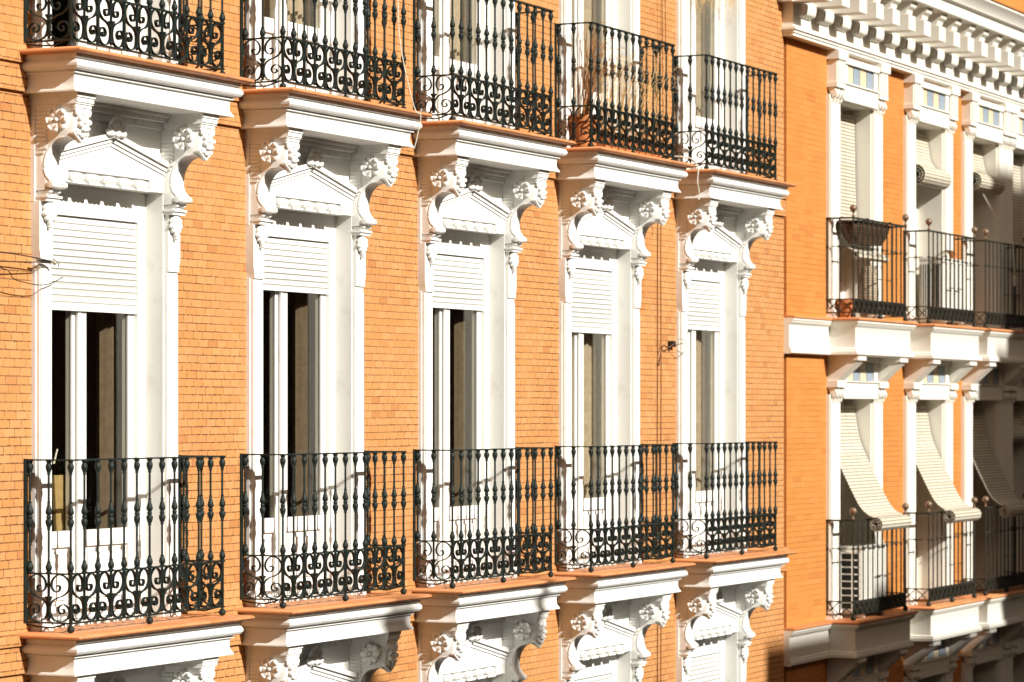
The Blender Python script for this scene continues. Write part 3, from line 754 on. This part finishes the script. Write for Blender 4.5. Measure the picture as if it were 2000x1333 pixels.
# wicker window basket
mb = MB(); P0 = [(-.60,-.13,.0),(.60,-.13,.0),(.60,.13,.0),(-.60,.13,.0)]; P1 = [(-.33,-.07,-.30),(.33,-.07,-.30),(.33,.07,-.30),(-.33,.07,-.30)]
rings = []
for q in range(7):
    t = q/6; z = -.23*t; hx = .68-.24*t**1.7; hy = .13-.05*t**2
    rings.append([(hx*cos(a)/max(abs(cos(a)), abs(sin(a)))**.7, hy*sin(a)/max(abs(cos(a)), abs(sin(a)))**.7, z) for a in [2*pi*j/20 for j in range(20)]])
me = bpy.data.meshes.new('hanging_basket'); vs = [p for r in rings for p in r]; fs = []
for q in range(6):
    for j in range(20): fs.append((q*20+j, q*20+(j+1) % 20, (q+1)*20+(j+1) % 20, (q+1)*20+j))
fs.append(tuple(range(120, 140))); me.from_pydata(vs, [], fs); me.update(); ul = me.uv_layers.new(name='UVMap')
for lp in me.loops: p = vs[lp.vertex_index]; ul.data[lp.index].uv = (p[0]+p[1], p[2])
me.materials.append(M['wicker'])
bk = thing('hanging_basket', 'dark wicker trough basket hanging inside the first upper railing of the far building', 'basket', (33.22, -.17, 2.13))
place('basket_body', me, (33.22, -.17, 2.13), bk)
place('rim', MB().tube([(p[0], p[1], p[2]) for p in rings[0]]+[rings[0][0]], .016).mesh('rim', M['wicker']), (33.22, -.17, 2.13), bk)
for xx in (-.4, .4): place('hook', MB().tube([(xx, -.12, .0), (xx, -.17, .04), (xx, -.20, .02)], .008).mesh('hook', M['iron_far']), (33.22, -.17, 2.13), bk)
hm = place('laundry_hamper', uv_lathe('laundry_hamper', [(0,.09),(.1,.11),(.3,.12),(.5,.11),(.56,.08),(.6,.09),(.62,.03)], 18, M['mat'], .25), (33.42, -.15, zfu)); tag(hm, 'tall woven cane hamper on the first upper balcony below the basket', 'hamper')
# leaning pole and hanging cord
po = place('awning_pole', MB().tube([(38.32, -.02, 2.82), (38.62, -.30, 2.17)], .011).mesh('awning_pole', M['cord']), (0, 0, 0)); tag(po, 'pale thin pole leaning from the rolled blind to the railing', 'pole')
po2 = place('cord', MB().tube(catmull([(38.62,-.34,2.17),(38.63,-.35,1.95),(38.66,-.35,1.78),(38.70,-.35,1.70),(38.67,-.35,1.62),(38.62,-.35,1.68),(38.64,-.35,1.76)], 5), .007).mesh('cord', M['cord']), (0, 0, 0)); tag(po2, 'looped pale cord tied on the shaded third upper railing', 'cord')
# blind cords on the lower balcony
po3 = place('cord', MB().tube(catmull([(34.08,-.05,-1.35),(34.1,-.12,-1.6),(34.16,-.10,-1.75),(34.22,-.08,-1.9),(34.15,-.06,-1.98)], 5), .006).mesh('cord', M['cord']), (0, 0, 0)); tag(po3, 'thin looped cord dangling below the leftmost draped blind', 'cord')

# dry grass in its planter, upper balcony of the fourth bay
cx = BX[3]+RX
def grass(name, x0, x1, y, zb, n, h, lean, mat, r=.0028):
    mb = MB()
    for i in range(n):
        x = random.uniform(x0, x1); yy = y+random.uniform(-.06, .06); hh = h*random.uniform(.55, 1.1); lx = random.gauss(lean, .10); ly = random.uniform(-.30, .06)
        droop = random.uniform(0, .10)
        pts = [(x, yy, zb), (x+lx*.25, yy+ly*.3, zb+hh*.5), (x+lx*.7, yy+ly*.7, zb+hh*.9), (x+lx*1.1, yy+ly, zb+hh-droop*.3), (x+lx*1.5, yy+ly*1.2, zb+hh-droop)]
        mb.tube(catmull(pts, 2), r, 4, r*.4)
    return mb.mesh(name, M[mat])
zt2 = FL+RB
pl = thing('dry_plant', 'tall dry straw grass in a clay pot at the corner of the fourth upper balcony', 'plant', (cx-.72, -.17, zt2))
place('pot', MB().lathe([(0,.10),(.25,.14),(.26,.155),(.32,.158),(.32,.135),(.28,.13),(.27,.01)], n=20).mesh('pot', M['clay'], 40), (cx-.72, -.17, zt2), pl)
place('stalks', grass('stalks', -.08, .08, 0, .26, 60, .85, .0, 'reed', .0035), (cx-.72, -.17, zt2), pl)
pl2 = thing('dry_plant', 'long trough of dry yellow grass behind the fourth upper railing', 'plant', (cx+.2, -.15, zt2))
place('planter', MB().prism([(-.10,0),(.10,0),(.13,.20),(-.13,.20)], -.68, .68, 'x').mesh('planter', M['clay']), (cx+.2, -.15, zt2), pl2)
place('stalks', grass('stalks', -.66, .66, 0, .18, 115, .78, .0, 'straw', .0026), (cx+.2, -.20, zt2), pl2)
lf = MB()
for i in range(26):
    x, y = random.uniform(-.6, .6), random.uniform(-.1, .1); T = Matrix.Translation((x, y, .24+random.uniform(0,.06))) @ Matrix.Rotation(random.uniform(0,6), 4, 'Z') @ Matrix.Rotation(random.uniform(-1,1), 4, 'X')
    lf.ball((0,0,0), (.045,.02,.004), 8, 4, T)
place('dead_leaves', lf.mesh('dead_leaves', M['reed']), (cx+.2, -.15, zt2), pl2)
# straw fringe hanging at the top of the fifth bay
mb = MB(); cx5 = BX[4]
for i in range(150):
    x = random.uniform(-.62, .55); z0 = 4.42+random.uniform(-.1, .25); L = random.uniform(.12, .42); dx = random.gauss(0, .07)
    mb.tube([(x, random.uniform(-.1, .02), z0), (x+dx*.6, random.uniform(-.14, .02), z0-L*.6), (x+dx*1.6, random.uniform(-.16, .02), z0-L)], .0026, 4, .001)
st = thing('straw_awning', 'frayed straw awning hanging into the fifth upper window', 'awning', (cx5, -.05, 4.3))
place('fringe', mb.mesh('fringe', M['straw']), (cx5, 0, 0), st)
place('pole', MB().tube([(-.68, -.05, 4.55), (.68, -.05, 4.55)], .012).mesh('pole', M['straw']), (cx5, 0, 0), st)
# cables and cords
def cable(label, pts, r, mat, cat='cable', name='cable', n=5, group=None):
    o = place(name, MB().tube(catmull(pts, n), r, 6).mesh(name, M[mat]), (0, 0, 0)); return tag(o, label, cat, group)
xg = BX[4]-.95-.36
cable('thin brown cable down the brickwork between the fourth and fifth windows, left of the pair', [(27.515,-.012,8.0),(27.52,-.07,2.40),(27.515,-.06,2.05),(27.52,-.012,1.9),(27.515,-.010,.45),(27.51,-.012,-1.40),(27.515,-.06,-1.7),(27.515,-.012,-2),(27.515,-.012,-6)], .0042, 'cable_brown')
cable('thin brown cable down the brickwork between the fourth and fifth windows, right of the pair', [(27.60,-.012,8.0),(27.60,-.07,2.40),(27.60,-.06,2.05),(27.60,-.012,1.9),(27.605,-.010,.5),(27.60,-.012,-1.40),(27.60,-.06,-1.7),(27.60,-.012,-2),(27.60,-.012,-6)], .0036, 'cable_brown')
cable('bent cable reaching from the brick to a black clamp beside the fifth window', [(27.515,-.02,.44),(27.53,-.03,.53),(27.58,-.04,.64),(27.66,-.05,.62),(27.72,-.06,.63),(27.81,-.06,.66)], .006, 'cable_brown')
cl = place('cable_clamp', MB().box(27.79,27.84,-.06,-.0,.63,.685).ball((27.815,-.06,.658),(.028,.018,.03)).tube([(27.81,-.03,.63),(27.82,-.03,.60)],.012).mesh('cable_clamp', M['cable'], 40), (0,0,0)); tag(cl, 'small black cable clamp beside the fifth window', 'clamp')
cable('wiry loop of cable curling off the black clamp onto the white pilaster', [(27.84,-.06,.68),(27.93,-.08,.71),(28.03,-.09,.68),(28.05,-.09,.61),(27.98,-.08,.57),(27.87,-.06,.60)], .004, 'steel')
hk = thing('wire_hook', 'metal insulator hook on the left pilaster of the first window holding wires', 'hook', (17.02, -.08, .99))
place('hook_arm', MB().tube([(16.80,-.09,.995),(16.92,-.10,.99),(16.96,-.12,.985)], .009).ball((16.96,-.12,.98),.015).tube([(17.0,-.08,1.01),(17.01,-.12,.98),(16.99,-.13,.96)], .006).mesh('hook_arm', M['steel'], 40), (0,0,0), hk)
for (a, b, c2, lab) in ((1.00, 1.01, .99, 'upper black wire running left from the hook on the first window'), (.985, .955, .985, 'second black wire sagging left from the hook on the first window')):
    cable(lab, [(12.0,-.25,a+.05),(15.6,-.16,b),(16.4,-.13,b+.01),(16.95,-.11,c2)], .0042, 'cable')
cable('thin dark wire sagging lowest under the hook on the first window', [(12.0,-.25,1.02),(15.9,-.16,.95),(16.5,-.13,.85),(16.85,-.11,.83),(17.1,-.09,.89)], .0035, 'cable')
cable('pale cord hanging down over the second upper railing to its ledge', [(21.30,-.42,4.6),(21.32,-.40,3.4),(21.36,-.40,2.9),(21.40,-.50,2.40),(21.44,-.54,2.33),(21.45,-.50,2.15),(21.46,-.47,2.07)], .0045, 'cord', 'cord', 'cord')
cable('frayed white cord hanging off the corner ledge between the fourth and fifth upper balconies', [(27.10,-.36,2.44),(27.16,-.50,2.42),(27.22,-.55,2.34),(27.24,-.54,2.2),(27.28,-.54,2.10),(27.27,-.54,2.03)], .007, 'cord', 'cord', 'cord')
# board and strip inside the first window
bd = place('wooden_board', MB().prism([(-.215,-.90),(-.126,-.90),(-.126,-.44),(-.25,-.44)], .24, .262).mesh('wooden_board', M['board']), (BX[0], 0, 0)); tag(bd, 'yellow wooden board leaning inside the first middle window behind the left pane', 'board')
sp_ = place('paper_strip', MB().prism([(-.285,-.36),(-.265,-.36),(-.225,-.26),(-.24,-.26)], .225, .228).mesh('paper_strip', M['ac']), (BX[0], 0, 0)); tag(sp_, 'small white paper strip behind the left pane of the first middle window', 'paper')

# ------------------------------------------------------------------ the building across the street: its roofline throws the shade at the lower right
opp = thing('opposite_building', 'ochre plastered building across the street whose roofline shades the lower right', 'building', (20, -25, -ZC))
YB = -22.0
def shade(mb, x0, x1, ztop, th=1.2, zbase=None):      # x and height as they fall on the facade plane
    mb.box(x0-.24*22, x1-.24*22, YB-th, YB, 6 if zbase is None else zbase, ztop+.62*22)
mb = MB().box(-12, 60, -21, -13.0, -ZC, 3.8)
place('front_wing', mb.mesh('front_wing', M['oppo']), (0, 0, 0), opp)
mb = MB().box(-12, 60, -34, YB, -ZC, -3.15+13.64)
place('main_block', mb.mesh('main_block', M['oppo']), (0, 0, 0), opp)
mb = MB(); shade(mb, 38.35, 62, 3.15, 10); shade(mb, 37.86, 38.6, .55, 3, 11.5)  # lower box is an invented step, added to widen the cast shade
place('tower', mb.mesh('tower', M['oppo']), (0, 0, 0), opp)
mb = MB(); shade(mb, 30.5, 33.3, -2.50); shade(mb, 33.3, 34.75, -2.2); shade(mb, 34.7, 38.7, -2.98)
place('attic', mb.mesh('attic', M['oppo']), (0, 0, 0), opp)
for x0, x1, zt in ((21.15, 21.6, -1.78), (23.98, 24.10, -1.7), (34.0, 34.55, -1.93)):
    mb = MB(); shade(mb, x0, x1, zt, .45); place('chimney', mb.mesh('chimney', M['oppo']), (0, 0, 0), opp)
mb = MB(); mb.prism([(20.3-5.28, 10.4), (21.9-5.28, 10.4), (21.9-5.28, 11.4), (21.2-5.28, 11.5)], YB-.5, YB, 'y'); mb.prism([(34.5-5.28, 10.4), (35.4-5.28, 10.4), (34.5-5.28, 11.5)], YB-.5, YB, 'y')
place('gable', mb.mesh('gable', M['oppo']), (0, 0, 0), opp)
